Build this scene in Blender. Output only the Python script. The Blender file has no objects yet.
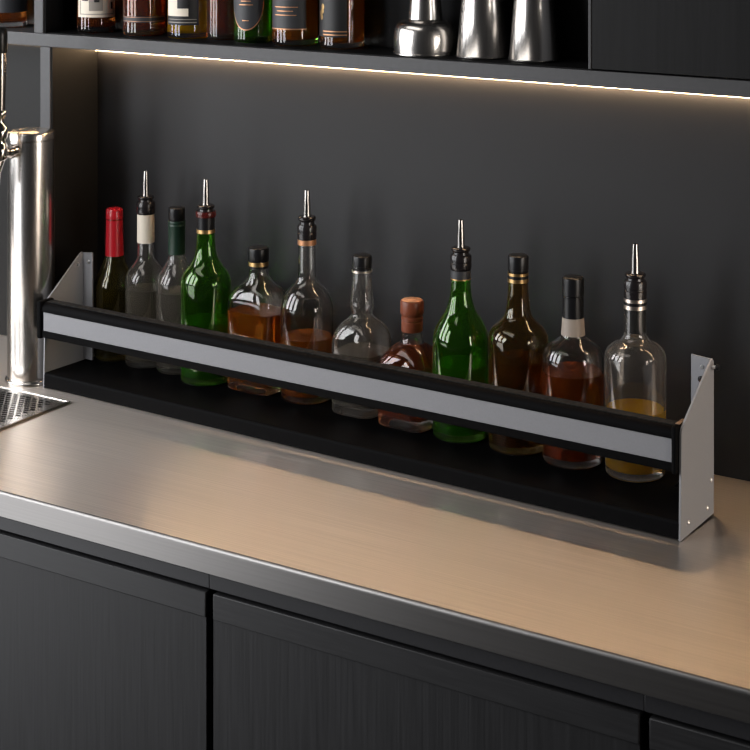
import bpy, bmesh, math, random
from mathutils import Vector, Matrix
random.seed(4)
PI = math.pi
SC = bpy.context.scene
COL = SC.collection

# ------------------------------------------------------------------ render look
SC.view_settings.view_transform = 'Standard'
SC.view_settings.look = 'None'
SC.view_settings.gamma = 1
SC.view_settings.use_curve_mapping = False
SC.view_settings.exposure = 0.0
cy = SC.cycles
cy.use_denoising = True
cy.max_bounces = 20; cy.transmission_bounces = 16; cy.glossy_bounces = 8; cy.diffuse_bounces = 4
cy.transparent_max_bounces = 12
cy.sample_clamp_indirect = 4.0
cy.blur_glossy = 0.3
cy.caustics_reflective = False
cy.filter_width = 1.3

# ------------------------------------------------------------------ materials
def s2l(c):
    f = lambda x: x / 12.92 if x <= .04045 else ((x + .055) / 1.055) ** 2.4
    return tuple(f(v / 255) for v in c)

def mat(name, col=(.5, .5, .5), rough=.5, metal=0., spec=.5, trans=0., ior=1.45, emit=None, estr=0., coat=0.):
    m = bpy.data.materials.new(name); m.use_nodes = True
    b = m.node_tree.nodes['Principled BSDF']
    b.inputs['Base Color'].default_value = (*col, 1)
    b.inputs['Roughness'].default_value = rough
    b.inputs['Metallic'].default_value = metal
    b.inputs['Specular IOR Level'].default_value = spec
    b.inputs['Transmission Weight'].default_value = trans
    b.inputs['IOR'].default_value = ior
    b.inputs['Coat Weight'].default_value = coat
    if emit:
        b.inputs['Emission Color'].default_value = (*emit, 1)
        b.inputs['Emission Strength'].default_value = estr
    return m

def noise_detail(m, scale=(60, 60, 60), nscale=1., amount=.15, bump=.1, rough_amt=.0, dist=.001, detail=3):
    """procedural variation: stretched object-space noise drives colour value, roughness and a bump"""
    nt = m.node_tree; b = nt.nodes['Principled BSDF']
    tc = nt.nodes.new('ShaderNodeTexCoord'); mp = nt.nodes.new('ShaderNodeMapping')
    mp.inputs['Scale'].default_value = scale
    nz = nt.nodes.new('ShaderNodeTexNoise'); nz.inputs['Scale'].default_value = nscale; nz.inputs['Detail'].default_value = detail
    nt.links.new(tc.outputs['Object'], mp.inputs['Vector']); nt.links.new(mp.outputs['Vector'], nz.inputs['Vector'])
    c = b.inputs['Base Color'].default_value[:3]
    rp = nt.nodes.new('ShaderNodeValToRGB')
    rp.color_ramp.elements[0].position = .25; rp.color_ramp.elements[1].position = .75
    rp.color_ramp.elements[0].color = (*[v * (1 - amount) for v in c], 1)
    rp.color_ramp.elements[1].color = (*[min(1, v * (1 + amount)) for v in c], 1)
    nt.links.new(nz.outputs['Fac'], rp.inputs['Fac']); nt.links.new(rp.outputs['Color'], b.inputs['Base Color'])
    if rough_amt:
        r = b.inputs['Roughness'].default_value
        mr = nt.nodes.new('ShaderNodeMapRange')
        mr.inputs['To Min'].default_value = r - rough_amt; mr.inputs['To Max'].default_value = r + rough_amt
        nt.links.new(nz.outputs['Fac'], mr.inputs['Value']); nt.links.new(mr.outputs['Result'], b.inputs['Roughness'])
    if bump:
        bp = nt.nodes.new('ShaderNodeBump'); bp.inputs['Strength'].default_value = bump; bp.inputs['Distance'].default_value = dist
        nt.links.new(nz.outputs['Fac'], bp.inputs['Height']); nt.links.new(bp.outputs['Normal'], b.inputs['Normal'])
    return m

def aniso(m, amount, tangent):
    nt = m.node_tree; b = nt.nodes['Principled BSDF']
    b.inputs['Anisotropic'].default_value = amount
    cx = nt.nodes.new('ShaderNodeCombineXYZ')
    for i in range(3): cx.inputs[i].default_value = tangent[i]
    nt.links.new(cx.outputs['Vector'], b.inputs['Tangent'])
    return m

M = {}
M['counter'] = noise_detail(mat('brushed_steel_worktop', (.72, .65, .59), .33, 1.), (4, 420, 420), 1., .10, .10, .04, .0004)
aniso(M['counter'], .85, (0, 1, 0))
M['edge'] = noise_detail(mat('steel_edge', (.215, .207, .202), .38, 1.), (4, 420, 420), 1., .06, .0, .03)  # same steel as the top, darkened against the reflection of the assumed window panels
M['wall'] = noise_detail(mat('charcoal_plaster', (.0210, .0210, .0226), .60, 0, .36), (1, 1, 1), 14., .10, .12, .05, .002)
M['floor'] = noise_detail(mat('dark_floor', (.04, .036, .033), .5), (1, 1, 1), 3., .2, .05)
M['shelfpaint'] = noise_detail(mat('grey_lacquer', (.066, .066, .069), .42, 0, .35), (1, 1, 1), 120., .05, .04, 0, .0003)
M['liner'] = noise_detail(mat('shaded_lacquer', (.009, .009, .009), .5, 0, .25), (1, 1, 1), 120., .05, .03, 0, .0003)  # near black: shade painted into the left bay panels and upright side
M['shelfblack'] = mat('black_carcass', (.006, .006, .0065), .6, 0, .12)
M['shelfblack'] = noise_detail(M['shelfblack'], (30, 30, 2), 1., .25, .03)
M['doorwood'] = noise_detail(mat('black_stained_oak', (.018, .018, .0195), .50, 0, .35), (260, 260, 9), 1., .28, .35, .08, .0006)
M['railwood'] = noise_detail(mat('black_stained_oak_cross', (.021, .021, .0225), .46, 0, .4), (14, 260, 260), 1., .22, .25, .04, .0005)
M['apron'] = noise_detail(mat('dark_grey_apron', (.022, .022, .0245), .45, 0, .4), (260, 260, 260), 1., .12, .08, .03, .0003)
M['upwood'] = noise_detail(mat('upper_black_oak', (.008, .008, .0085), .55, 0, .2), (200, 200, 8), 1., .35, .2, .06, .0005)
M['gap'] = mat('shadow_gap_black', (.006, .006, .006), .8)
M['chrome'] = noise_detail(mat('brushed_stainless', (.70, .67, .64), .24, 1.), (400, 400, 4), 1., .05, 0, .03)
M['polish'] = mat('polished_chrome', (.82, .79, .76), .08, 1.)
M['spout'] = mat('spout_steel', (.42, .40, .38), .20, 1.)
M['steel_tray'] = mat('drip_tray_steel', (.72, .69, .66), .25, 1.)
M['pan'] = mat('drip_pan_dark', (.006, .006, .006), .9, 0, .05)
M['grip'] = mat('black_grip', (.010, .010, .010), .3)
M['panel'] = noise_detail(mat('grey_powder_coat', (.30, .30, .315), .38, 0, .5), (1, 1, 1), 500., .04, .03, 0, .0002)
M['stripe'] = noise_detail(mat('grey_insert', (.27, .27, .285), .45, 0, .3), (1, 1, 1), 400., .03, .02, 0, .0002)
M['rackblack'] = noise_detail(mat('black_powder_coat', (.0036, .0036, .0040), .55, 0, .035), (1, 1, 1), 600., .2, .05, 0, .0003)
M['rubber'] = noise_detail(mat('ribbed_black_rubber', (.022, .022, .022), .85, 0, .1), (150, 150, 150), 1., .5, .7, 0, .002)
M['screw'] = mat('zinc_screw', (.75, .75, .75), .3, 1.)
M['capglint'] = mat('tan_glint', (.30, .19, .12), .45, .4)
M['led'] = mat('warm_led', (1, .8, .55), .5, emit=(1, .67, .38), estr=43.)
M['ledsoft'] = mat('warm_led_soft', (1, .8, .55), .5, emit=(1, .66, .34), estr=46.)

def glass(name, col, rough=0., haze=.026, hcol=(.80, .76, .70), sheen=.26):
    m = mat(name, col, rough, 0, .5, 1., 1.52)
    b = m.node_tree.nodes['Principled BSDF']          # sheen and diffuse haze painted in to brighten rims and bodies
    b.inputs['Sheen Weight'].default_value = sheen; b.inputs['Sheen Roughness'].default_value = .22
    b.inputs['Sheen Tint'].default_value = (.95, .92, .88, 1)
    if haze:
        nt = m.node_tree; out = [n for n in nt.nodes if n.type == 'OUTPUT_MATERIAL'][0]
        d = nt.nodes.new('ShaderNodeBsdfTranslucent'); d2 = nt.nodes.new('ShaderNodeBsdfDiffuse')
        for q in (d, d2): q.inputs['Color'].default_value = (*hcol, 1)
        a = nt.nodes.new('ShaderNodeMixShader'); a.inputs[0].default_value = .5
        nt.links.new(d.outputs[0], a.inputs[1]); nt.links.new(d2.outputs[0], a.inputs[2])
        mx = nt.nodes.new('ShaderNodeMixShader'); mx.inputs[0].default_value = haze
        nt.links.new(b.outputs[0], mx.inputs[1]); nt.links.new(a.outputs[0], mx.inputs[2])
        nt.links.new(mx.outputs[0], out.inputs['Surface'])
    return m
def liquid(name, col, body=.2, ior=1.35, dif=None):
    """clear drink with diffuse colour painted in for light glowing through it"""
    m = mat(name, col, .0, 0, .5, 1., ior)
    nt = m.node_tree; b = nt.nodes['Principled BSDF']
    out = [n for n in nt.nodes if n.type == 'OUTPUT_MATERIAL'][0]
    if body:  # diffuse share imitates light glowing through the liquid
        d = nt.nodes.new('ShaderNodeBsdfTranslucent'); d2 = nt.nodes.new('ShaderNodeBsdfDiffuse')
        for q in (d, d2): q.inputs['Color'].default_value = (*(dif or col), 1)
        a = nt.nodes.new('ShaderNodeMixShader'); a.inputs[0].default_value = .5
        nt.links.new(d.outputs[0], a.inputs[1]); nt.links.new(d2.outputs[0], a.inputs[2])
        mx = nt.nodes.new('ShaderNodeMixShader'); mx.inputs[0].default_value = body
        nt.links.new(b.outputs[0], mx.inputs[1]); nt.links.new(a.outputs[0], mx.inputs[2])
        nt.links.new(mx.outputs[0], out.inputs['Surface'])
    return m
G = {
    'clear': glass('clear_glass', (.97, .965, .95)),
    'flint': glass('flint_glass', (.98, .97, .95), 0., .004, sheen=.09),
    'green': glass('green_glass', (.30, .66, .12), 0., .035, (.16, .45, .04)),
    'brown': glass('olive_brown_glass', (.52, .38, .18), 0., .05, (.28, .18, .06)),
    'wine': glass('dark_olive_glass', (.52, .46, .18), 0., .06, (.30, .24, .05)),
    'amber': glass('amber_glass', (.72, .33, .07)),
}
LQ = {
    'water': liquid('clear_spirit', (.90, .87, .82), .46, 1.34, (.36, .315, .26)),
    'pale': liquid('pale_spirit', (.90, .86, .72), .46, 1.34, (.38, .33, .25)),
    'whisky': liquid('amber_whisky', (.88, .34, .04), .34, 1.36, (.70, .18, .001)),
    'rum': liquid('dark_rum', (.78, .25, .04), .32, 1.36, (.52, .090, .003)),
    'cognac': liquid('red_cognac', (.74, .19, .03), .34, 1.36, (.48, .060, .003)),
    'gold': liquid('golden_spirit', (.96, .72, .12), .55, 1.35, (1., .56, .0)),
    'green': liquid('green_liqueur', (.55, .85, .25), .22, 1.35, (.32, .66, .06)),
    'brown': liquid('brown_liqueur', (.55, .24, .07), .2, 1.36, (.5, .16, .03)),
    'wine': liquid('white_wine', (.45, .38, .12), .05, 1.34, (.2, .16, .05)),
}
M['red'] = mat('red_foil', (.52, .012, .022), .30, 0, .5, coat=.3)
M['blackcap'] = mat('black_cap', (.009, .009, .010), .30, 0, .35)
M['blackplastic'] = mat('black_pourer', (.014, .012, .013), .22, 0, .6)
M['cream'] = mat('cream_paper', (.78, .70, .58), .55)
M['greysleeve'] = mat('taupe_neck_paper', (.36, .30, .25), .5)
M['greenfoil'] = mat('dark_green_foil', (.012, .035, .022), .38)
M['goldfoil'] = mat('gold_foil', (.52, .34, .15), .35, 1.)
M['silverfoil'] = mat('silver_foil', (.75, .66, .58), .3, 1.)
M['coppercap'] = noise_detail(mat('brown_stopper', (.20, .052, .022), .38, 0, .5), (3, 3, 60), 1., .25, .1)
M['corktop'] = noise_detail(mat('cork_top', (.50, .24, .13), .5), (90, 90, 90), 1., .25, .1)
M['darklabel'] = mat('slate_label', (.035, .036, .040), .5)
M['copperline'] = mat('copper_print', (.50, .25, .13), .4, .6)
M['blackink'] = mat('black_print', (.012, .012, .013), .5)
M['greyink'] = mat('grey_print', (.28, .25, .22), .6)
M['reflring'] = mat('red_reflection_ring', (.10, .012, .010), .2, 0, .5, .3)  # dark red paints in a reddish reflection on the collar

# ------------------------------------------------------------------ mesh helpers
def link(name, bm, m, parent=None, smooth=True, angle=20, mats=None):
    bmesh.ops.recalc_face_normals(bm, faces=bm.faces[:])
    me = bpy.data.meshes.new(name); bm.to_mesh(me); bm.free()
    for q in (mats or [m]): me.materials.append(q)
    if smooth:
        for p in me.polygons: p.use_smooth = True
        me.set_sharp_from_angle(angle=math.radians(angle))
    o = bpy.data.objects.new(name, me); COL.objects.link(o)
    if parent is not None: o.parent = parent
    return o

def tag(o, label=None, cat=None, group=None, kind=None):
    if label: o['label'] = label
    if cat: o['category'] = cat
    if group: o['group'] = group
    if kind: o['kind'] = kind
    return o

def thing(name, label, cat, loc=(0, 0, 0), rz=0, group=None):
    o = bpy.data.objects.new(name, None); COL.objects.link(o)
    o.empty_display_size = .02
    o.location = loc; o.rotation_euler = (0, 0, rz)
    return tag(o, label, cat, group)

def add_box(bm, x0, x1, y0, y1, z0, z1, bevel=0., seg=2, mi=0):
    vs = [bm.verts.new((x, y, z)) for z in (z0, z1) for (x, y) in ((x0, y0), (x1, y0), (x1, y1), (x0, y1))]
    fs = [bm.faces.new([vs[i] for i in q]) for q in ((3, 2, 1, 0), (4, 5, 6, 7), (0, 1, 5, 4), (1, 2, 6, 5), (2, 3, 7, 6), (3, 0, 4, 7))]
    for f in fs: f.material_index = mi
    if bevel:
        es = list({e for f in fs for e in f.edges})
        bmesh.ops.bevel(bm, geom=es, offset=bevel, segments=seg, affect='EDGES', profile=.5)
    return bm
def box(*a, **k):
    return add_box(bmesh.new(), *a, **k)

def pchip(pts, n=5):
    """monotone interpolation of (z, r...) rows"""
    pts = sorted(pts); zs = [p[0] for p in pts]; N = len(pts); dims = len(pts[0])
    out = []
    slopes = []
    for d in range(1, dims):
        h = [zs[i + 1] - zs[i] for i in range(N - 1)]
        dl = [(pts[i + 1][d] - pts[i][d]) / h[i] for i in range(N - 1)]
        m = [0.] * N
        for i in range(1, N - 1):
            if dl[i - 1] * dl[i] > 0:
                w1 = 2 * h[i] + h[i - 1]; w2 = h[i] + 2 * h[i - 1]
                m[i] = (w1 + w2) / (w1 / dl[i - 1] + w2 / dl[i])
        m[0] = dl[0]; m[-1] = dl[-1]
        slopes.append(m)
    for i in range(N - 1):
        h = zs[i + 1] - zs[i]
        for k in range(n):
            t = k / n; row = [zs[i] + t * h]
            for d in range(1, dims):
                m = slopes[d - 1]
                row.append((2*t**3 - 3*t**2 + 1) * pts[i][d] + (t**3 - 2*t**2 + t) * h * m[i] + (-2*t**3 + 3*t**2) * pts[i+1][d] + (t**3 - t**2) * h * m[i+1])
            out.append(tuple(row))
    out.append(tuple(pts[-1]))
    return out

def sampler(rows):
    def f(z):
        if z <= rows[0][0]: return rows[0][1:]
        for a, b in zip(rows, rows[1:]):
            if z <= b[0]:
                t = (z - a[0]) / max(1e-9, b[0] - a[0])
                return tuple(a[i] + t * (b[i] - a[i]) for i in range(1, len(a)))
        return rows[-1][1:]
    return f

SEG = 64
def ring(bm, z, hx, hy, n=2., seg=SEG):
    r = []
    for i in range(seg):
        a = 2 * PI * i / seg; c, s = math.cos(a), math.sin(a)
        r.append(bm.verts.new((hx * math.copysign(abs(c) ** (2 / n), c), hy * math.copysign(abs(s) ** (2 / n), s), z)))
    return r
def bridge(bm, a, b, mi=0):
    n = len(a)
    for i in range(n):
        f = bm.faces.new((a[i], a[(i + 1) % n], b[(i + 1) % n], b[i])); f.material_index = mi
def cap(bm, r, z=None, mi=0):
    c = bm.verts.new((sum(v.co.x for v in r) / len(r), sum(v.co.y for v in r) / len(r), r[0].co.z if z is None else z))
    for i in range(len(r)):
        f = bm.faces.new((r[i], r[(i + 1) % len(r)], c)); f.material_index = mi

def lathe(rows, bottom=True, top=True, seg=SEG, close=False):
    """rows (z, r) or (z, hx, hy, n) bottom to top"""
    bm = bmesh.new(); rs = []
    for q in rows:
        if len(q) == 2: rs.append(ring(bm, q[0], q[1], q[1], 2., seg))
        else: rs.append(ring(bm, q[0], q[1], q[2], q[3], seg))
    for a, b in zip(rs, rs[1:]): bridge(bm, a, b)
    if close: bridge(bm, rs[-1], rs[0])
    else:
        if bottom: cap(bm, rs[0])
        if top: cap(bm, rs[-1])
    return bm

def tube(bm, p0, p1, r0, r1, seg=24, caps=True):
    p0 = Vector(p0); p1 = Vector(p1); d = (p1 - p0).normalized()
    u = d.orthogonal().normalized(); w = d.cross(u)
    A = [bm.verts.new(p0 + r0 * (math.cos(2*PI*i/seg) * u + math.sin(2*PI*i/seg) * w)) for i in range(seg)]
    B = [bm.verts.new(p1 + r1 * (math.cos(2*PI*i/seg) * u + math.sin(2*PI*i/seg) * w)) for i in range(seg)]
    bridge(bm, A, B)
    if caps: bm.faces.new(A); bm.faces.new(B)
    return bm

def patch(rfun, z0, z1, a0, a1, off=.0005, nz=8, na=24, oval=False):
    """a paper label that follows a round bottle: angles in degrees, 0 = +x"""
    bm = bmesh.new()
    if oval:
        zc, ac, hz, ha = (z0 + z1) / 2, (a0 + a1) / 2, (z1 - z0) / 2, (a1 - a0) / 2
        prev = None; K = 40
        P = lambda z, a: bm.verts.new(((rfun(z)[0] + off) * math.cos(math.radians(a)), (rfun(z)[0] + off) * math.sin(math.radians(a)), z))
        rings = []
        for j in range(1, 7):
            f = j / 6
            rings.append([P(zc + hz * f * math.sin(2*PI*i/K), ac + ha * f * math.cos(2*PI*i/K)) for i in range(K)])
        c = P(zc, ac)
        for i in range(K): bm.faces.new((rings[0][i], rings[0][(i + 1) % K], c))
        for a, b in zip(rings, rings[1:]): bridge(bm, a, b)
    else:
        g = []
        for j in range(nz + 1):
            z = z0 + (z1 - z0) * j / nz; r = rfun(z)[0] + off
            g.append([bm.verts.new((r * math.cos(math.radians(a0 + (a1 - a0) * i / na)), r * math.sin(math.radians(a0 + (a1 - a0) * i / na)), z)) for i in range(na + 1)])
        for j in range(nz):
            for i in range(na): bm.faces.new((g[j][i], g[j][i+1], g[j+1][i+1], g[j+1][i]))
    geo = bmesh.ops.extrude_face_region(bm, geom=bm.faces[:])
    for v in geo['geom']:
        if isinstance(v, bmesh.types.BMVert):
            k = 1 + .0003 / max(1e-4, math.hypot(v.co.x, v.co.y)); v.co.x *= k; v.co.y *= k
    return bm

# ------------------------------------------------------------------ setting
WALL_Y = 2.145
def struct(name, bm, m):
    return tag(link(name, bm, m, smooth=False), kind='structure')
struct('floor', box(-4.2, 2.6, -1.6, WALL_Y, -.95, -.90), M['floor'])
struct('wall_back', box(-4.2, 2.6, WALL_Y, WALL_Y + .1, -.90, 2.0), M['wall'])

# ------------------------------------------------------------------ worktop and base cabinets
FY = 1.595                       # front edge of the worktop
def worktop():
    bm = bmesh.new()
    prof = [(WALL_Y - .0005, 0), (FY + .0080, 0), (FY + .0056, 0)]
    R = .005
    for i in range(7):
        a = PI / 2 * i / 6
        prof.append((FY + R - R * math.sin(a), -R + R * math.cos(a)))
    prof += [(FY, -.0056), (FY, -.0080), (FY, -.0320), (FY + .002, -.0335), (WALL_Y - .0005, -.0335)]
    xs = (-3.4, 1.2); loops = [[bm.verts.new((x, y, z)) for (y, z) in prof] for x in xs]
    bridge(bm, loops[0], loops[1]); bm.faces.new(loops[0]); bm.faces.new(loops[1])
    for f in bm.faces:
        n = f.calc_center_median()
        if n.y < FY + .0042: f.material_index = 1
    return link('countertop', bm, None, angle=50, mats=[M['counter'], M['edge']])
tag(worktop(), 'long brushed steel bar worktop with a rounded front edge', 'countertop')

DY = 1.600                       # face of the cabinet doors
def base_cabinet(x0, x1, label, door_label=None):
    t = thing('base_cabinet', label, 'cabinet', ((x0 + x1) / 2, DY, -.90), group='black base cabinets under the worktop')
    h = (x1 - x0) / 2; g = .0055
    T = lambda z: z + .90
    link('carcass', add_box(box(-h, h, .024, WALL_Y - DY - .01, .08, T(-.0345)), -h, h, .06, .40, .0, .079), M['gap'], t, False)
    link('apron', box(-h, h, .0005, .0225, T(-.0525), T(-.0345), bevel=.001), M['apron'], t)
    d = box(-h + g, h - g, .0015, .0225, .10, T(-.0884))
    door = link('door', d, M['doorwood'], t)
    link('top_rail', box(-h + g, h - g, 0, .0225, T(-.0882), T(-.0574), bevel=.0012), M['railwood'], door)
    return t
X1, X2 = -1.2334, -.6772
base_cabinet(X1 - .60, X1, 'black stained oak base cabinet at the lower left, left of the wider door gap')
base_cabinet(X1, X2, 'black stained oak base cabinet in the middle, whose whole width is in view')
base_cabinet(X2, X2 + .60, 'black stained oak base cabinet at the lower right corner, only a sliver in view')

# ------------------------------------------------------------------ back bar shelf unit
SF, SB, ST = 2.031, .5205, .5415
su = thing('back_bar_shelf', 'dark grey lacquered back bar shelving fixed along the wall above the worktop', 'shelf', (-1.9, SF, SB))
def su_part(name, x0, x1, y0, y1, z0, z1, m, bev=.0012):
    return link(name, box(x0 + 1.9, x1 + 1.9, y0 - SF, y1 - SF, z0 - SB, z1 - SB, bevel=bev), m, su)
su_part('shelf_board', -3.0, 1.0, SF, WALL_Y - .001, SB, ST, M['shelfpaint'])
su_part('upright', -1.9100, -1.8885, SF, WALL_Y - .001, .0005, SB - .0002, M['shelfpaint'])
su_part('upright', -1.9235, -1.9037, SF, WALL_Y - .013, ST + .0002, .918, M['shelfpaint'])
su_part('back_panel', -1.9030, -.940, WALL_Y - .012, WALL_Y - .002, ST + .0004, .918, M['shelfblack'], 0)
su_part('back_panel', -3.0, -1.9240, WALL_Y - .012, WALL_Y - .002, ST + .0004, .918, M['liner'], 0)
su_part('back_panel', -3.0, -1.9105, WALL_Y - .0075, WALL_Y - .0010, .0010, .5120, M['liner'], 0)  # dark sheet added over the wall to imitate shade in the left bay
su_part('side_liner', -1.9034, -1.9010, SF + .004, WALL_Y - .0125, ST + .0004, .918, M['shelfblack'], 0)
su_part('side_liner', -1.8882, -1.8862, SF + .003, WALL_Y - .0015, .0010, SB - .0006, M['liner'], 0)  # near-black sheet over the upright's side, standing in for shade
su_part('shelf_liner', -1.9000, -.940, SF + .006, WALL_Y - .0125, ST + .0002, ST + .0012, M['shelfblack'], 0)
su_part('top_board', -3.0, 1.0, SF, WALL_Y - .001, .9185, .94, M['shelfpaint'])

uc = thing('upper_cabinet', 'closed black oak wall cabinet above the right end of the shelf', 'cabinet', (-.9390, SF, ST))
link('side_panel', box(0, .004, .001, .11, .0015, .375, bevel=.0006), M['shelfpaint'], uc)
link('door', box(.0045, .80, .002, .022, .0020, .375, bevel=.001), M['upwood'], uc)
link('carcass', box(.0045, .80, .0225, .110, .0020, .375), M['gap'], uc, False)

tag(link('led_strip', box(-1.885, .9, WALL_Y - .0085, WALL_Y - .0008, .5058, .5110), M['led'], smooth=False),
    'glowing warm led strip on the wall under the long shelf', 'light')
tag(link('led_strip', box(-2.9, -1.915, WALL_Y - .0085, WALL_Y - .0008, .5064, .5114), M['ledsoft'], smooth=False),
    'warm led strip tucked under the shelf left of the upright', 'light')

# ------------------------------------------------------------------ bottle rack (speed rail)
RK = Vector((-1.829, 1.9514, 0)); RROT = math.atan2(-.0452, 1.0691); RL = 1.070
rack = thing('bottle_rack', 'long black and grey metal bottle rack standing on the steel worktop', 'rack', (RK.x, RK.y, .0004), RROT)
def tray():
    bm = bmesh.new()
    prof = [(0, .002), (0, .0180), (.0, .0195), (.0010, .0225), (.0035, .0236), (.0050, .0236), (.105, .0236), (.105, .0215), (.006, .0205), (.004, .018), (.004, .002)]
    xs = (.0026, RL - .0026)
    L = [[bm.verts.new((x, y, z)) for (y, z) in prof] for x in xs]
    bridge(bm, L[0], L[1]); bm.faces.new(L[0]); bm.faces.new(L[1])
    return link('tray', bm, M['rackblack'], rack, angle=50)
tr = tray()
# rear half of the tray floor with an upturned back edge and two feet
rear = box(.004, 1.012, .1052, .1755, .0216, .0236)
add_box(rear, .004, 1.012, .1735, .1755, .0238, .0330)
add_box(rear, .06, 1.0, .1600, .1740, .0, .0214)
link('tray_rear', rear, M['rackblack'], rack, False)
def end_panel(x0, depth, fl, side):
    """plate with a sloping top front edge and an inward rear flange"""
    bm = bmesh.new(); th = .0024
    out = [(0, 0), (depth, .003), (depth, .192), (depth - .004, .1965), (depth - .009, .1945), (.006, .135), (.003, .130)]
    for dx in (0, th):
        pass
    A = [bm.verts.new((x0, y, z)) for (y, z) in out]; B = [bm.verts.new((x0 + th, y, z)) for (y, z) in out]
    bridge(bm, A, B); bm.faces.new(A); bm.faces.new(B)
    p = link('end_panel', bm, M['panel'], rack, angle=30)
    s = 1 if side < 0 else -1
    xa = x0 + th if side < 0 else x0
    fb = bmesh.new()
    zt = .196
    o2 = [(xa, .026), (xa, zt - .001), (xa + s * fl, zt + .001), (xa + s * fl, .026)]
    F0 = [fb.verts.new((x, depth - .0024, z)) for (x, z) in o2]; F1 = [fb.verts.new((x, depth, z)) for (x, z) in o2]
    bridge(fb, F0, F1); fb.faces.new(F0); fb.faces.new(F1)
    fo = link('rear_flange', fb, M['panel'], p, angle=30)
    return p, fo
pl, fl_l = end_panel(0, .088, .020, -1)
pr, fl_r = end_panel(RL - .0024, .100, .027, 1)
def screw(parent, p, n, r=.0026, name='screw', m=None):
    bm = bmesh.new(); p = Vector(p); n = Vector(n).normalized()
    tube(bm, p, p + n * .0012, r, r, 16); tube(bm, p + n * .0012, p + n * .0022, r * .85, r * .45, 16)
    return link(name, bm, m or M['screw'], parent)
for (y, z) in ((.022, .016), (.079, .016), (.0905, .047)):
    screw(pr, (RL, y, z), (1, 0, 0))
pin = bmesh.new(); tube(pin, (RL - .002, .094, .187), (RL + .006, .094, .187), .0022, .0022, 16)
link('pin', pin, M['screw'], pr)
pin = bmesh.new(); tube(pin, (RL + .006, .094, .187), (RL + .010, .094, .187), .0040, .0034, 16)
link('pin_cap', pin, M['blackcap'], pr)
screw(fl_r, (RL - .0150, .0976, .1835), (0, -1, 0), .0024)
screw(fl_r, (RL - .0160, .0976, .1680), (0, -1, 0), .0040, 'hole_plug', M['blackcap'])
screw(fl_l, (.0150, .0856, .1820), (0, -1, 0), .0034)
screw(pl, (.0024, .074, .1780), (1, 0, 0), .0030)

def rail():
    bm = bmesh.new()
    # profile in (y, z): black extrusion with rounded top front
    prof = [(-.006, .0775), (-.007, .0790), (-.007, .0880), (-.0058, .0885), (-.0058, .1170), (-.007, .1175), (-.0075, .1215), (-.0062, .1255), (-.0030, .1288),
            (.0010, .1302), (.0030, .1306), (.0175, .1306), (.0190, .1290), (.0190, .0800), (.0170, .0775)]
    xs = (.0030, RL - .0030)
    L = [[bm.verts.new((x, y, z)) for (y, z) in prof] for x in xs]
    bridge(bm, L[0], L[1]); bm.faces.new(L[0]); bm.faces.new(L[1])
    r = link('front_rail', bm, M['rackblack'], rack, angle=40)
    r.location = (0, -.004, .0045); r.rotation_euler = (0, 0, .0085)
    link('grey_stripe', box(.012, RL - .0080, -.0068, -.0055, .0888, .1168), M['stripe'], r, False)
    # ribbed rubber mat on top of the rail
    g = bmesh.new(); x = .010
    add_box(g, .010, RL - .010, .0022, .0172, .1307, .1316)
    link('top_strip', g, M['rubber'], r, False)
    for (a, b) in ((-.0010, .0085), (RL - .0105, RL - .0030)):
        link('end_cap', box(a, b, -.0100, .0210, .0755, .1335, bevel=.003, seg=3), M['rackblack'], r)
    link('cap_glint', box(RL - .0085, RL - .0032, -.0010, .0190, .1337, .1350, bevel=.0005), M['capglint'], r)  # tan tab painted as a warm reflection on the end cap
rail()

def on_rack(a, b, z=.0244):
    c, s = math.cos(RROT), math.sin(RROT)
    return (RK.x + a * c - b * s, RK.y + a * s + b * c, z)

# ------------------------------------------------------------------ bottles
def full_rows(prof, R, foot=.004):
    """adds the rounded heel of the bottle under a shoulder profile; prof rows (z, r) or (z, hx, hy, n)"""
    z0 = prof[0][0]
    if len(prof[0]) == 2:
        heel = [(0, R - foot), (.0008, R - foot * .55), (.0022, R - foot * .2), (.0050, R), (.012, R + (prof[0][1] - R) * .15)]
        mid = [(z0 * .5, R + (prof[0][1] - R) * .6)]
    else:
        hx, hy, n = prof[0][1:]
        heel = [(0, hx - foot, hy - foot, n), (.0008, hx - foot * .55, hy - foot * .55, n), (.0022, hx - foot * .2, hy - foot * .2, n), (.0050, hx, hy, n), (.012, hx, hy, n)]
        mid = [(z0 * .5, hx, hy, n)]
    body = pchip(heel[3:] + mid + list(prof), 5)
    return heel[:3] + body

def bottle_glass(rows, m, parent, thick=.0023, base=.009):
    """thick walled open shell"""
    zt = rows[-1][0]
    f = sampler(rows)
    inner = []
    zs = [base + .0012 * k for k in (0, 1, 2.5, 5)] + [q[0] for q in rows if q[0] > base + .008]
    for i, z in enumerate(zs):
        q = f(z); sh = (.010, .004, .0012, 0.)[i] if i < 4 else 0.
        if len(q) == 1: inner.append((z, max(.003, q[0] - thick - sh)))
        else: inner.append((z, max(.003, q[0] - thick - sh), max(.003, q[1] - thick - sh), q[2]))
    bm = bmesh.new()
    def rr(q): return ring(bm, q[0], q[1], q[1], 2.) if len(q) == 2 else ring(bm, *q)
    O = [rr(q) for q in rows]; I = [rr(q) for q in inner]
    cap(bm, O[0], rows[0][0] + .0015)
    for a, b in zip(O, O[1:]): bridge(bm, a, b)
    bridge(bm, O[-1], I[-1])
    I2 = I[::-1]
    for a, b in zip(I2, I2[1:]): bridge(bm, a, b)
    cap(bm, I[0], base + .0012)
    link('glass_body', bm, m, parent, angle=60)
    return sampler(inner), inner

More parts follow.
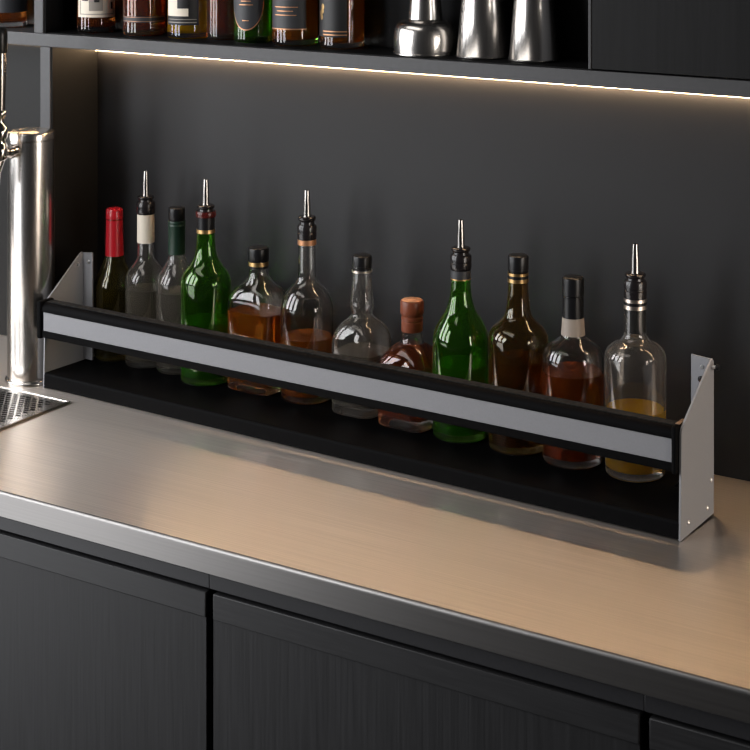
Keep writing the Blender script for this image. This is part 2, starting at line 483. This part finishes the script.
def bottle_liquid(inner, level, m, parent, label=None):
    f = sampler(inner); e = .00035
    rows = []
    for q in inner:
        if q[0] < level - .0015: rows.append((q[0],) + tuple([v + e for v in q[1:3]] + list(q[3:])) if len(q) > 2 else (q[0], q[1] + e))
    q = f(level)
    rows.append(((level,) + ((q[0] + e,) if len(q) == 1 else (q[0] + e, q[1] + e, q[2]))))
    rows[0] = (rows[0][0] - .0003,) + rows[0][1:]
    return link('liquid', lathe(rows), m, parent, angle=50)

def part_rev(name, rows, m, parent, **k):
    return link(name, lathe(rows, seg=48, **k), m, parent, angle=40)

def sleeve(name, rows, m, parent, th=.0006):
    """a thin sleeve around the neck: closed ring mesh following rows (z, r)"""
    r2 = [(z, r + th) for z, r in rows] + [(z, r - .0001) for z, r in rows[::-1]]
    return link(name, lathe(r2, seg=48, close=True), m, parent, angle=40)

def pourer(parent, z0, zc, zd, zt, rc, rd, rneck, ring_mat=None, r_t=.0036, r_b=.0054):
    """collar z0..zc, flange to zd, steel spout up to zt"""
    h = zc - z0
    if h > .001:
        rows = [(z0, rneck + .0010), (z0 + h * .08, rc - .0006), (z0 + h * .20, rc), (z0 + h * .42, rc), (z0 + h * .46, rc - .0008), (z0 + h * .52, rc - .0008), (z0 + h * .56, rc), (z0 + h * .88, rc), (zc, rc - .0012)]
    else:
        rows = []
    k = zd - zc
    rows += [(zc + .0004, rd - .0022), (zc + k * .35, rd - .0026), (zc + k * .52, rd - .0008), (zc + k * .66, rd), (zc + k * .88, rd), (zd, rd - .0016)]
    p = part_rev('pourer', rows, M['blackplastic'], parent)
    sp = [(zd - .0004, r_b + .0003), (zd + .003, r_b), (zd + (zt - zd) * .45, r_b - .0003), (zt - .003, r_t + .0003), (zt, r_t)]
    outer = sp; innr = [(z, r - .0007) for z, r in sp[::-1]]
    s = link('spout', lathe(outer + innr, seg=32, close=True), M['spout'], p, angle=40)
    if ring_mat:
        sleeve('collar_ring', [(z0 + h * .0, rc + .0002), (z0 + h * .25, rc + .0010), (z0 + h * .75, rc + .0010), (zc, rc + .0002)], ring_mat, p, .0004)
    return p

def screwcap(parent, z0, z1, r, m, name='screw_cap', groove=None, top=None):
    rows = [(z0, r - .0006), (z0 + .0008, r)]
    if groove:
        rows += [(groove - .0012, r), (groove - .0008, r - .0008), (groove + .0008, r - .0008), (groove + .0012, r)]
    rows += [(z1 - .0022, r), (z1 - .0008, r - .0006), (z1, r - .0024)]
    c = part_rev(name, rows, m, parent)
    if top:
        part_rev('cap_top', [(z1 + .0001, r - .0026), (z1 + .0008, r - .0034)], top, c)
    return c

BG = 'bottles standing in the bottle rack'
def new_bottle(a, b, label, name='liquor_bottle', rz=0.):
    x, y, z = on_rack(a, b)
    return thing(name, label, 'bottle', (x, y, z), RROT + rz, BG)

# 1 dark wine bottle with red capsule
t = new_bottle(.0340, .1245, 'dark olive wine bottle with red foil capsule, leftmost in the rack', 'wine_bottle')
rows = full_rows([(.0913, .0325), (.1138, .0325), (.1266, .0300), (.1395, .0240), (.1523, .0186), (.1620, .0150), (.1684, .0138), (.2340, .0125)], .0320)
f, inner = bottle_glass(rows, G['wine'], t); bottle_liquid(inner, .140, LQ['wine'], t)
part_rev('foil_capsule', [(.1640, .0149), (.1690, .0144), (.215, .0136), (.2205, .0134), (.2212, .0126), (.2222, .0126), (.2230, .0137), (.2362, .0135), (.2385, .0125), (.2393, .0100)], M['red'], t)

# 2 tall clear bottle with cream neck label and pourer
t = new_bottle(.1000, .1258, 'tall clear bottle with cream neck label and steel pourer spout')
rows = full_rows([(.1323, .0322), (.1403, .0310), (.1513, .0252), (.1609, .0178), (.1688, .0138), (.1926, .0130), (.2378, .0128), (.2420, .0128)], .0322)
f, inner = bottle_glass(rows, G['clear'], t); bottle_liquid(inner, .120, LQ['pale'], t)
sleeve('neck_label', [(.1926, .0131), (.2372, .0129)], M['cream'], t)
pourer(t, .2376, .2570, .2660, .3051, .0150, .0133, .0128)

# 3 clear bottle with dark green sleeve
t = new_bottle(.1625, .1283, 'clear bottle with dark green neck foil and black screw cap')
rows = full_rows([(.1373, .0318), (.1466, .0296), (.1591, .0226), (.1701, .0158), (.1779, .0131), (.1818, .0126), (.2300, .0122)], .0318)
f, inner = bottle_glass(rows, G['clear'], t); bottle_liquid(inner, .124, LQ['water'], t)
sleeve('neck_foil', [(.1818, .0128), (.2250, .0127), (.2256, .0132), (.2270, .0132), (.2276, .0127), (.2300, .0127), (.2306, .0132), (.2318, .0132), (.2340, .0127)], M['greenfoil'], t)
screwcap(t, .2344, .2544, .0130, M['blackcap'])

# 4 green bottle with pourer and gold band
t = new_bottle(.2330, .1150, 'green glass bottle with gold band and pourer, the left one of two')
rows = full_rows([(.1391, .0386), (.1514, .0384), (.1653, .0336), (.1792, .0230), (.1935, .0165), (.2255, .0136), (.2520, .0124)], .0384)
f, inner = bottle_glass(rows, G['green'], t); bottle_liquid(inner, .0929, LQ['green'], t)
sleeve('gold_band', [(.2258, .0137), (.2314, .0135)], M['goldfoil'], t, .0008)
sleeve('neck_foil', [(.2316, .0130), (.2498, .0129)], M['blackcap'], t)
pourer(t, .2500, .2588, .2682, .3072, .0142, .0135, .0124, M['reflring'])

# 5 flask of amber whisky
t = new_bottle(.3262, .1270, 'rectangular clear flask of amber whisky with black and gold cap')
W5, D5 = .0418, .0328
rows = full_rows([(.120, W5, D5, 5.), (.134, W5 - .0004, D5 - .0004, 4.5), (.1465, .0375, .0303, 3.3), (.1596, .0232, .0210, 2.5), (.1728, .0150, .0148, 2.), (.1823, .0138, .0138, 2.), (.205, .0132, .0132, 2.)], 0)
f, inner = bottle_glass(rows, G['flint'], t, .0026, .012); bottle_liquid(inner, .1180, LQ['whisky'], t)
sleeve('neck_ring', [(.1818, .0140), (.1850, .0139)], M['blackcap'], t)
sleeve('gold_band', [(.1856, .0146), (.1915, .0146)], M['goldfoil'], t, .0008)
screwcap(t, .1920, .2124, .0158, M['blackcap'])

# 6 clear round bottle half full of whisky with pourer
t = new_bottle(.4145, .1310, 'round clear bottle half full of amber spirit with black pourer and steel spout')
rows = full_rows([(.1250, .0392), (.1349, .0390), (.1449, .0366), (.1576, .0306), (.1705, .0187), (.1809, .0140), (.2269, .0130), (.2400, .0128)], .0385)
f, inner = bottle_glass(rows, G['flint'], t); bottle_liquid(inner, .0926, LQ['whisky'], t)
sleeve('copper_band', [(.2272, .0131), (.2348, .0130)], M['copperline'], t, .0008)
pourer(t, .2352, .2566, .2690, .3071, .0144, .0133, .0128)

# 7 square clear bottle with bulging neck
t = new_bottle(.5167, .1270, 'square clear bottle with bulging neck and black cap, no liquid colour')
rows = full_rows([(.0984, .0372, .0362, 4.2), (.112, .0354, .0346, 3.6), (.1258, .0286, .0282, 2.8), (.1335, .0204, .0204, 2.2), (.1408, .0153, .0153, 2.), (.1547, .0176, .0176, 2.), (.1706, .0159, .0159, 2.), (.2010, .0138, .0138, 2.), (.2180, .0132, .0132, 2.)], 0)
f, inner = bottle_glass(rows, G['clear'], t, .0028, .012); bottle_liquid(inner, .0880, LQ['water'], t)
sleeve('neck_ring', [(.2012, .0146), (.2040, .0146)], M['silverfoil'], t, .0006)
screwcap(t, .2052, .2250, .0142, M['blackcap'], groove=.2085)

# 8 square decanter with brown stopper
t = new_bottle(.6060, .1225, 'squat square decanter of dark cognac with reddish brown stopper')
rows = full_rows([(.0800, .0408, .0392, 4.6), (.0871, .0402, .0387, 4.), (.095, .0372, .0360, 3.2), (.1083, .0268, .0262, 2.4), (.1162, .0165, .0165, 2.), (.1303, .0145, .0145, 2.), (.150, .0140, .0140, 2.)], 0)
f, inner = bottle_glass(rows, G['flint'], t, .0030, .014); bottle_liquid(inner, .1130, LQ['cognac'], t)
st_ = part_rev('stopper', [(.1304, .0150), (.1312, .0152), (.1440, .0152), (.1446, .0146), (.1458, .0146), (.1464, .0154), (.1500, .0154), (.1506, .0147), (.1530, .0147), (.1546, .0160), (.1556, .0166), (.1715, .0166), (.1732, .0158), (.1738, .0140)], M['coppercap'], t)
part_rev('stopper_top', [(.1739, .0150), (.1746, .0140)], M['corktop'], st_)

# 9 second green bottle
t = new_bottle(.6900, .1170, 'green glass bottle with silver neck band and pourer, the right one of two')
rows = full_rows([(.1200, .0390), (.1313, .0388), (.1443, .0366), (.1571, .0306), (.1751, .0200), (.1958, .0149), (.2152, .0136), (.2380, .0128)], .0385)
f, inner = bottle_glass(rows, G['green'], t); bottle_liquid(inner, .1005, LQ['green'], t)
sleeve('neck_foil', [(.2180, .0136), (.2288, .0131)], M['darklabel'], t)
sleeve('gold_band', [(.2160, .0137), (.2178, .0137)], M['goldfoil'], t, .0005)
pourer(t, .2290, .2500, .2600, .2976, .0150, .0135, .0128)

# 10 dark olive brown bottle
t = new_bottle(.7790, .1203, 'dark olive brown bottle with black cap and gold neck rings')
rows = full_rows([(.1300, .0404), (.1426, .0404), (.1507, .0398), (.1615, .0344), (.1699, .0257), (.1786, .0186), (.1916, .0158), (.2224, .0135), (.2370, .0130)], .0398)
f, inner = bottle_glass(rows, G['brown'], t); bottle_liquid(inner, .121, LQ['brown'], t)
sleeve('gold_band', [(.2240, .0136), (.2288, .0136)], M['goldfoil'], t, .0006)
sleeve('neck_foil', [(.2290, .0132), (.2328, .0132)], M['blackcap'], t)
sleeve('gold_band', [(.2330, .0135), (.2366, .0135)], M['goldfoil'], t, .0006)
screwcap(t, .2374, .2600, .0141, M['blackcap'], groove=.2400)

# 11 rum bottle with black capsule and taupe neck paper
t = new_bottle(.8645, .1165, 'clear round bottle of dark amber rum with black cap and taupe neck paper')
rows = full_rows([(.1200, .0408), (.1333, .0406), (.1476, .0366), (.1595, .0212), (.1650, .0157), (.1895, .0138), (.2180, .0132)], .0402)
f, inner = bottle_glass(rows, G['flint'], t); bottle_liquid(inner, .1187, LQ['rum'], t)
sleeve('neck_paper', [(.1665, .0154), (.1760, .0145), (.1893, .0139)], M['greysleeve'], t)
part_rev('screw_cap', [(.1895, .0142), (.2165, .0140), (.2172, .0132), (.2182, .0132), (.2192, .0146), (.2380, .0148), (.2412, .0142), (.2430, .0120)], M['blackcap'], t)

# 12 tall bottle with a little golden spirit
t = new_bottle(.9535, .1190, 'clear round bottle a third full of golden spirit, last at the right end')
rows = full_rows([(.1400, .0398), (.1513, .0396), (.1582, .0376), (.1656, .0309), (.1721, .0192), (.1815, .0146), (.2136, .0139), (.2320, .0136)], .0385)
f, inner = bottle_glass(rows, G['clear'], t); bottle_liquid(inner, .0852, LQ['gold'], t)
sleeve('neck_foil', [(.1835, .0130), (.2130, .0126)], M['blackcap'], t, .0004)
sleeve('silver_band', [(.2136, .0142), (.2184, .0142)], M['silverfoil'], t, .0006)
sleeve('neck_ring', [(.2186, .0139), (.2224, .0139)], M['blackcap'], t)
sleeve('silver_band', [(.2226, .0142), (.2268, .0142)], M['silverfoil'], t, .0006)
pourer(t, .2272, .2498, .2590, .2965, .0149, .0136, .0136)

# ------------------------------------------------------------------ bottles on the shelf
SHZ = ST + .0014
SG = 'bottles on the back bar shelf'
def shelf_bottle(x, y, R, label, gl, lq, lev, h=.165, cap_m='blackcap', square=None, neck=.0135, total=.27):
    t = thing('liquor_bottle', label, 'bottle', (x, y, SHZ if x > -1.9 else ST + .0003), 0, SG)
    if square:
        hx, hy, n = square
        prof = [(h * .75, hx, hy, n), (h, hx - .001, hy - .001, n * .8), (h + .018, hx * .72, hy * .75, 2.6), (h + .032, neck + .002, neck + .002, 2.), (h + .045, neck, neck, 2.), (total - .01, neck - .001, neck - .001, 2.)]
    else:
        prof = [(h * .75, R), (h, R - .001), (h + .014, R * .80), (h + .030, neck + .004), (h + .045, neck), (total - .01, neck - .001)]
    rows = full_rows(prof, R)
    f, inner = bottle_glass(rows, gl, t); bottle_liquid(inner, lev, lq, t)
    screwcap(t, total - .028, total, neck + .0012, M[cap_m])
    return t, sampler(rows)
def lab(t, f, z0, z1, a0, a1, m, name='paper_label', off=.0006, oval=False, parent=None):
    return link(name, patch(f, z0, z1, a0, a1, off, oval=oval), m, parent or t, angle=50)
SY = 2.0935
CW = G['flint']
# far left: dark squat bottle with amber foot
t, f = shelf_bottle(-2.041, SY - .004, .0335, 'dark squat bottle with amber spirit at the far left end of the shelf', CW, LQ['rum'], .055, h=.10, total=.20)
lab(t, f, .026, .085, -130, 35, M['darklabel'])
# cream label
t, f = shelf_bottle(-1.8450, SY, .0315, 'dark whisky bottle with large cream label, nearest the shelf upright', CW, LQ['rum'], .15)
l = lab(t, f, .0255, .105, -112, 18, M['cream'])
for (z0, z1, a0, a1, mm) in ((.0300, .0312, -100, 8, 'greyink'), (.0300, .095, -101, -99, 'greyink'), (.0300, .095, 7, 9, 'greyink'), (.0385, .050, -4, 4, 'blackink'), (.052, .056, -92, -72, 'blackink'), (.036, .060, -70, -30, 'greyink'), (.050, .054, -55, -40, 'blackink')):
    lab(t, f, z0, z1, a0, a1, M[mm], 'label_print', .0010 if mm == 'greyink' else .0013, parent=l)
# amber, dark band
t, f = shelf_bottle(-1.7440, SY, .0340, 'amber whisky bottle with narrow dark band, second right of the upright', G['amber'], LQ['rum'], .15)
l = lab(t, f, .022, .0315, -120, 15, M['darklabel'])
for z0, z1 in ((.0235, .0242), (.0300, .0306)): lab(t, f, z0, z1, -118, 13, M['copperline'], 'label_print', .0010, parent=l)
# yellow, black and white label
t, f = shelf_bottle(-1.6545, SY, .0330, 'golden yellow bottle with black and white label', CW, LQ['gold'], .15)
l = lab(t, f, .022, .11, -122, -24, M['blackink'])
lab(t, f, .036, .11, -118, -52, M['cream'], 'label_print', .0010, parent=l)
lab(t, f, .048, .075, -82, -52, M['blackink'], 'label_print', .0013, parent=l)
for z0, z1 in ((.0255, .0270), (.0305, .0315)): lab(t, f, z0, z1, -115, -30, M['greyink'], 'label_print', .0010, parent=l)
# dark amber square one behind
t, f = shelf_bottle(-1.5915, 2.1030, .0270, 'dark amber round bottle set back between the golden and the green bottles', G['amber'], LQ['cognac'], .15, neck=.012)
# green with oval label
t, f = shelf_bottle(-1.5290, SY, .0295, 'green bottle with dark oval label ringed in copper on the shelf', G['green'], LQ['green'], .14)
l = lab(t, f, .0195, .116, -130, -20, M['copperline'], 'oval_label', .0006, True)
l2 = lab(t, f, .0215, .114, -127, -23, M['darklabel'], 'label_face', .0010, True, l)
for z0, z1, a0, a1 in ((.058, .0595, -96, -54), (.0635, .065, -90, -60), (.034, .0355, -86, -66)): lab(t, f, z0, z1, a0, a1, M['copperline'], 'label_print', .0014, parent=l2)
# amber with slate label and copper lower edge
t, f = shelf_bottle(-1.4508, SY, .0345, 'amber bottle with slate grey label and copper lower edge', CW, LQ['whisky'], .15)
l = lab(t, f, .0255, .11, -128, -27, M['darklabel'])
lab(t, f, .0250, .0268, -128, -27, M['copperline'], 'label_print', .0010, parent=l)
for z0, z1, a0, a1 in ((.046, .0475, -112, -52), (.052, .0535, -104, -60), (.058, .0595, -112, -48)): lab(t, f, z0, z1, a0, a1, M['copperline'], 'label_print', .0010, parent=l)
# black wrap with gold flowers
t, f = shelf_bottle(-1.3657, SY, .0330, 'amber bottle in black wrap with gold flowers, last before the metal cups', CW, LQ['whisky'], .15)
l = lab(t, f, .018, .12, -140, -45, M['blackink'])
for z0, z1 in ((.0205, .0222), (.0255, .0272)): lab(t, f, z0, z1, -112, -45, M['copperline'], 'label_print', .0010, parent=l)
for zc, ac in ((.052, -122), (.062, -114), (.056, -116), (.084, -120), (.092, -114), (.047, -119)):
    lab(t, f, zc - .0045, zc + .0045, ac - 6, ac + 6, M['goldfoil'], 'label_print', .0010, True, l)

# ------------------------------------------------------------------ steel cups upside down on the shelf
CG = 'steel bar cups upside down on the shelf'
def cup(x, y, rows, label, name):
    t = thing(name, label, 'cup', (x, y, SHZ), 0, CG)
    return t
def cone_cup(x, y, r0, label):
    h = .150; r1 = r0 * .60
    rows = [(0, r0), (.0008, r0 + .0008), (.0026, r0 + .0008), (.0036, r0 - .0004), (h * .5, (r0 + r1) / 2), (h - .006, r1 + .0008), (h - .0015, r1 - .001), (h, r1 - .004)]
    bm = lathe(rows, bottom=False)
    o = link('shaker_tin', bm, M['chrome'], None, angle=50)
    o.location = (x, y, SHZ)
    md = o.modifiers.new('wall', 'SOLIDIFY'); md.thickness = .0008; md.offset = -1
    return tag(o, label, 'cup', CG)
cone_cup(-1.1272, 2.088, .0372, 'tapering steel shaker tin upside down, middle of the three steel vessels')
cone_cup(-1.0468, 2.088, .0350, 'tapering steel shaker tin upside down, nearest the closed wall cabinet')
t = thing('cobbler_shaker', 'bell shaped steel shaker lid with rounded shoulder, beside the last bottle', 'shaker', (-1.2180, 2.0845, SHZ))
rows = pchip([(.0030, .0446), (.020, .0455), (.034, .0440), (.0420, .0405), (.0465, .0345), (.0485, .0265), (.0500, .0250)], 4)
link('shoulder', lathe([(0, .0440), (.0008, .0456), (.0026, .0456)] + rows), M['chrome'], t, angle=50)
link('neck', lathe(pchip([(.0501, .0248), (.075, .0225), (.105, .0200), (.118, .0188), (.124, .0150), (.127, .006)], 4)), M['chrome'], t, angle=50)

# ------------------------------------------------------------------ beer tower, tap and drip tray
TX, TY = -1.8757, 1.974
tw = thing('beer_tower', 'round brushed steel beer tap tower left of the bottle rack', 'beer tap', (TX, TY, .0004))
part_rev('column', [(.0065, .0366), (.0075, .0370), (.3800, .0370)], M['chrome'], tw)
part_rev('base_flange', [(0, .0405), (.0030, .0410), (.0048, .0400), (.0062, .0375)], M['chrome'], tw)
part_rev('top_cap', [(.3803, .0362), (.3810, .0374), (.3900, .0376), (.3925, .0368), (.3935, .0346)], M['chrome'], tw)
bm = bmesh.new()
tube(bm, (0, -.034, .3670), (0, -.060, .3670), .0075, .0070)
tube(bm, (0, -.0365, .3670), (0, -.0440, .3670), .0120, .0115)
tube(bm, (0, -.0470, .3670), (0, -.0530, .3670), .0100, .0092)
link('shank', bm, M['polish'], tw, angle=40)
fq = thing('faucet', None, None, (0, -.0685, 0)); fq.parent = tw
bm = bmesh.new()
FA = [(.3560, .0080), (.3600, .0118), (.3680, .0128), (.3770, .0122), (.3820, .0098), (.3860, .0090), (.3900, .0105), (.3950, .0122), (.4010, .0126), (.4070, .0112), (.4100, .0080), (.4160, .0068), (.4230, .0072), (.4270, .0098), (.4300, .0100), (.4330, .0088), (.4345, .0070)]
bm = lathe(FA, seg=40); link('tap_body', bm, M['polish'], tw, angle=50).location = (0, -.0685, 0)
bpy.data.objects.remove(fq)
bm = bmesh.new()
tube(bm, (0, 0, .3600), (-.002, -.0060, .3400), .0085, .0075); tube(bm, (-.002, -.0060, .3405), (-.003, -.0090, .3080), .0075, .0070)
link('tap_spout', bm, M['polish'], tw, angle=40).location = (0, -.0685, 0)
h = part_rev('tap_handle', [(.4340, .0078), (.4400, .0085), (.4900, .0100), (.5225, .0108)], M['spout'], tw); h.location = (0, -.0685, 0)
part_rev('grip', [(.5227, .0112), (.5240, .0118), (.5500, .0118), (.5580, .0112), (.5620, .0095), (.5632, .0060)], M['grip'], h)

dt = thing('drip_tray', 'perforated stainless drip tray set on the worktop below the beer tap', 'drip tray', (-1.741, 1.917, .0004))
DX, DYY = -.300, -.215
link('pan', box(DX + .004, -.004, DYY + .004, -.004, 0, .0008), M['pan'], dt, False)
def grille():
    bm = bmesh.new(); px, py = .0130, .0078; mx = .012
    nx = int((-DX - 2 * mx) / px); ny = int((-DYY - 2 * mx) / py)
    x0 = DX + mx; y0 = DYY + mx
    z = .0022; K = 12
    cache = {}
    def V(x, y):
        k = (round(x, 5), round(y, 5))
        if k not in cache: cache[k] = bm.verts.new((x, y, z))
        return cache[k]
    for j in range(ny):
        off = (j % 2) * px / 2
        for i in range(nx - (j % 2)):
            cx = x0 + off + (i + .5) * px; cyy = y0 + (j + .5) * py
            sq = []; ho = []
            for k in range(K):
                a = 2 * PI * k / K + PI / 12 * 0
                c, s = math.cos(a), math.sin(a); m = max(abs(c), abs(s))
                sq.append(V(cx + c / m * px / 2, cyy + s / m * py / 2))
                ho.append(bm.verts.new((cx + c * .0050, cyy + s * .0031, z)))
            for k in range(K): bm.faces.new((sq[k], sq[(k+1) % K], ho[(k+1) % K], ho[k]))
        if off:   # half cells at the ends of the staggered rows
            for (a, b) in ((x0, x0 + off), (x0 + off + (nx - 1) * px, x0 + nx * px)):
                bm.faces.new((V(a, y0 + j * py), V(b, y0 + j * py), V(b, y0 + (j + 1) * py), V(a, y0 + (j + 1) * py)))
    xe, ye = x0 + nx * px, y0 + ny * py
    for (a, b, c, d) in ((DX, 0, DYY, y0), (DX, 0, ye, 0), (DX, x0, y0, ye), (xe, 0, y0, ye)):
        bm.faces.new([bm.verts.new(q) for q in ((a, c, z), (b, c, z), (b, d, z), (a, d, z))])
    g = bmesh.ops.extrude_face_region(bm, geom=bm.faces[:])
    for v in g['geom']:
        if isinstance(v, bmesh.types.BMVert): v.co.z -= .0006
    return bm
link('grille', grille(), M['steel_tray'], dt, False)
rim = bmesh.new()
for (a, b, c, d) in ((DX, 0, -.0030, 0), (DX, 0, DYY, DYY + .003), (DX, DX + .003, DYY + .0031, -.0031), (-.003, 0, DYY + .0031, -.0031)):
    add_box(rim, a, b, c, d, 0, .0034, bevel=.0006)
link('rim', rim, M['steel_tray'], dt)

# ------------------------------------------------------------------ light
def area(name, loc, target, sx, sy, power, col):
    l = bpy.data.lights.new(name, 'AREA'); l.shape = 'RECTANGLE'; l.size = sx; l.size_y = sy; l.energy = power; l.color = col
    o = bpy.data.objects.new(name, l); COL.objects.link(o); o.location = loc
    o.rotation_euler = (Vector(target) - Vector(loc)).to_track_quat('-Z', 'Y').to_euler()
    return o
for k in (-1, 0, 1):
    area('assumed_window_fill', (-2.50 + .345 * k * 1.3, .85 - .36 * k * 1.3, .72), (-1.3 + .345 * k * 1.3, 2.0 - .36 * k * 1.3, .25), .40, 1.15, 12.5, (.97, .98, 1.))  # unseen fill panels added at the left, windows assumed from the bottles' highlights
area('low_edge_fill', (-2.40, .75, -.38), (-1.3, 1.75, -.30), .95, .75, 7., (.97, .98, 1.))  # unseen low panel added to brighten the worktop's left front edge
for dy in (-.28, .22):
    area('warm_side_fill', (.85, 1.62 + dy, .40), (-1.1, 1.92 + dy, .1), .24, .75, 7.5, (1., .92, .83))  # unseen warm fill added low at the right for the rack's end panel
area('ceiling_fill', (-1.9, .8, 2.1), (-1.4, 1.9, 0), 2.0, .5, 8., (1., .95, .9))  # unseen overhead fill, placed to put a highlight on the worktop's rounded edge

w = bpy.data.worlds.new('world'); SC.world = w; w.use_nodes = True
w.node_tree.nodes['Background'].inputs['Color'].default_value = (.5, .5, .52, 1)
w.node_tree.nodes['Background'].inputs['Strength'].default_value = .03

# ------------------------------------------------------------------ camera (level, lens shifted down)
cd = bpy.data.cameras.new('camera'); cam = bpy.data.objects.new('camera', cd); COL.objects.link(cam)
cam.location = (0, 0, .8)
cam.rotation_euler = (PI / 2, 0, math.atan2(.530, .848))
cd.sensor_width = 36; cd.lens = 1686 * 36 / 750
cd.shift_y = -501 / 750
cd.clip_start = .05
cd.dof.use_dof = True; cd.dof.focus_distance = 2.30; cd.dof.aperture_fstop = 14
SC.camera = cam
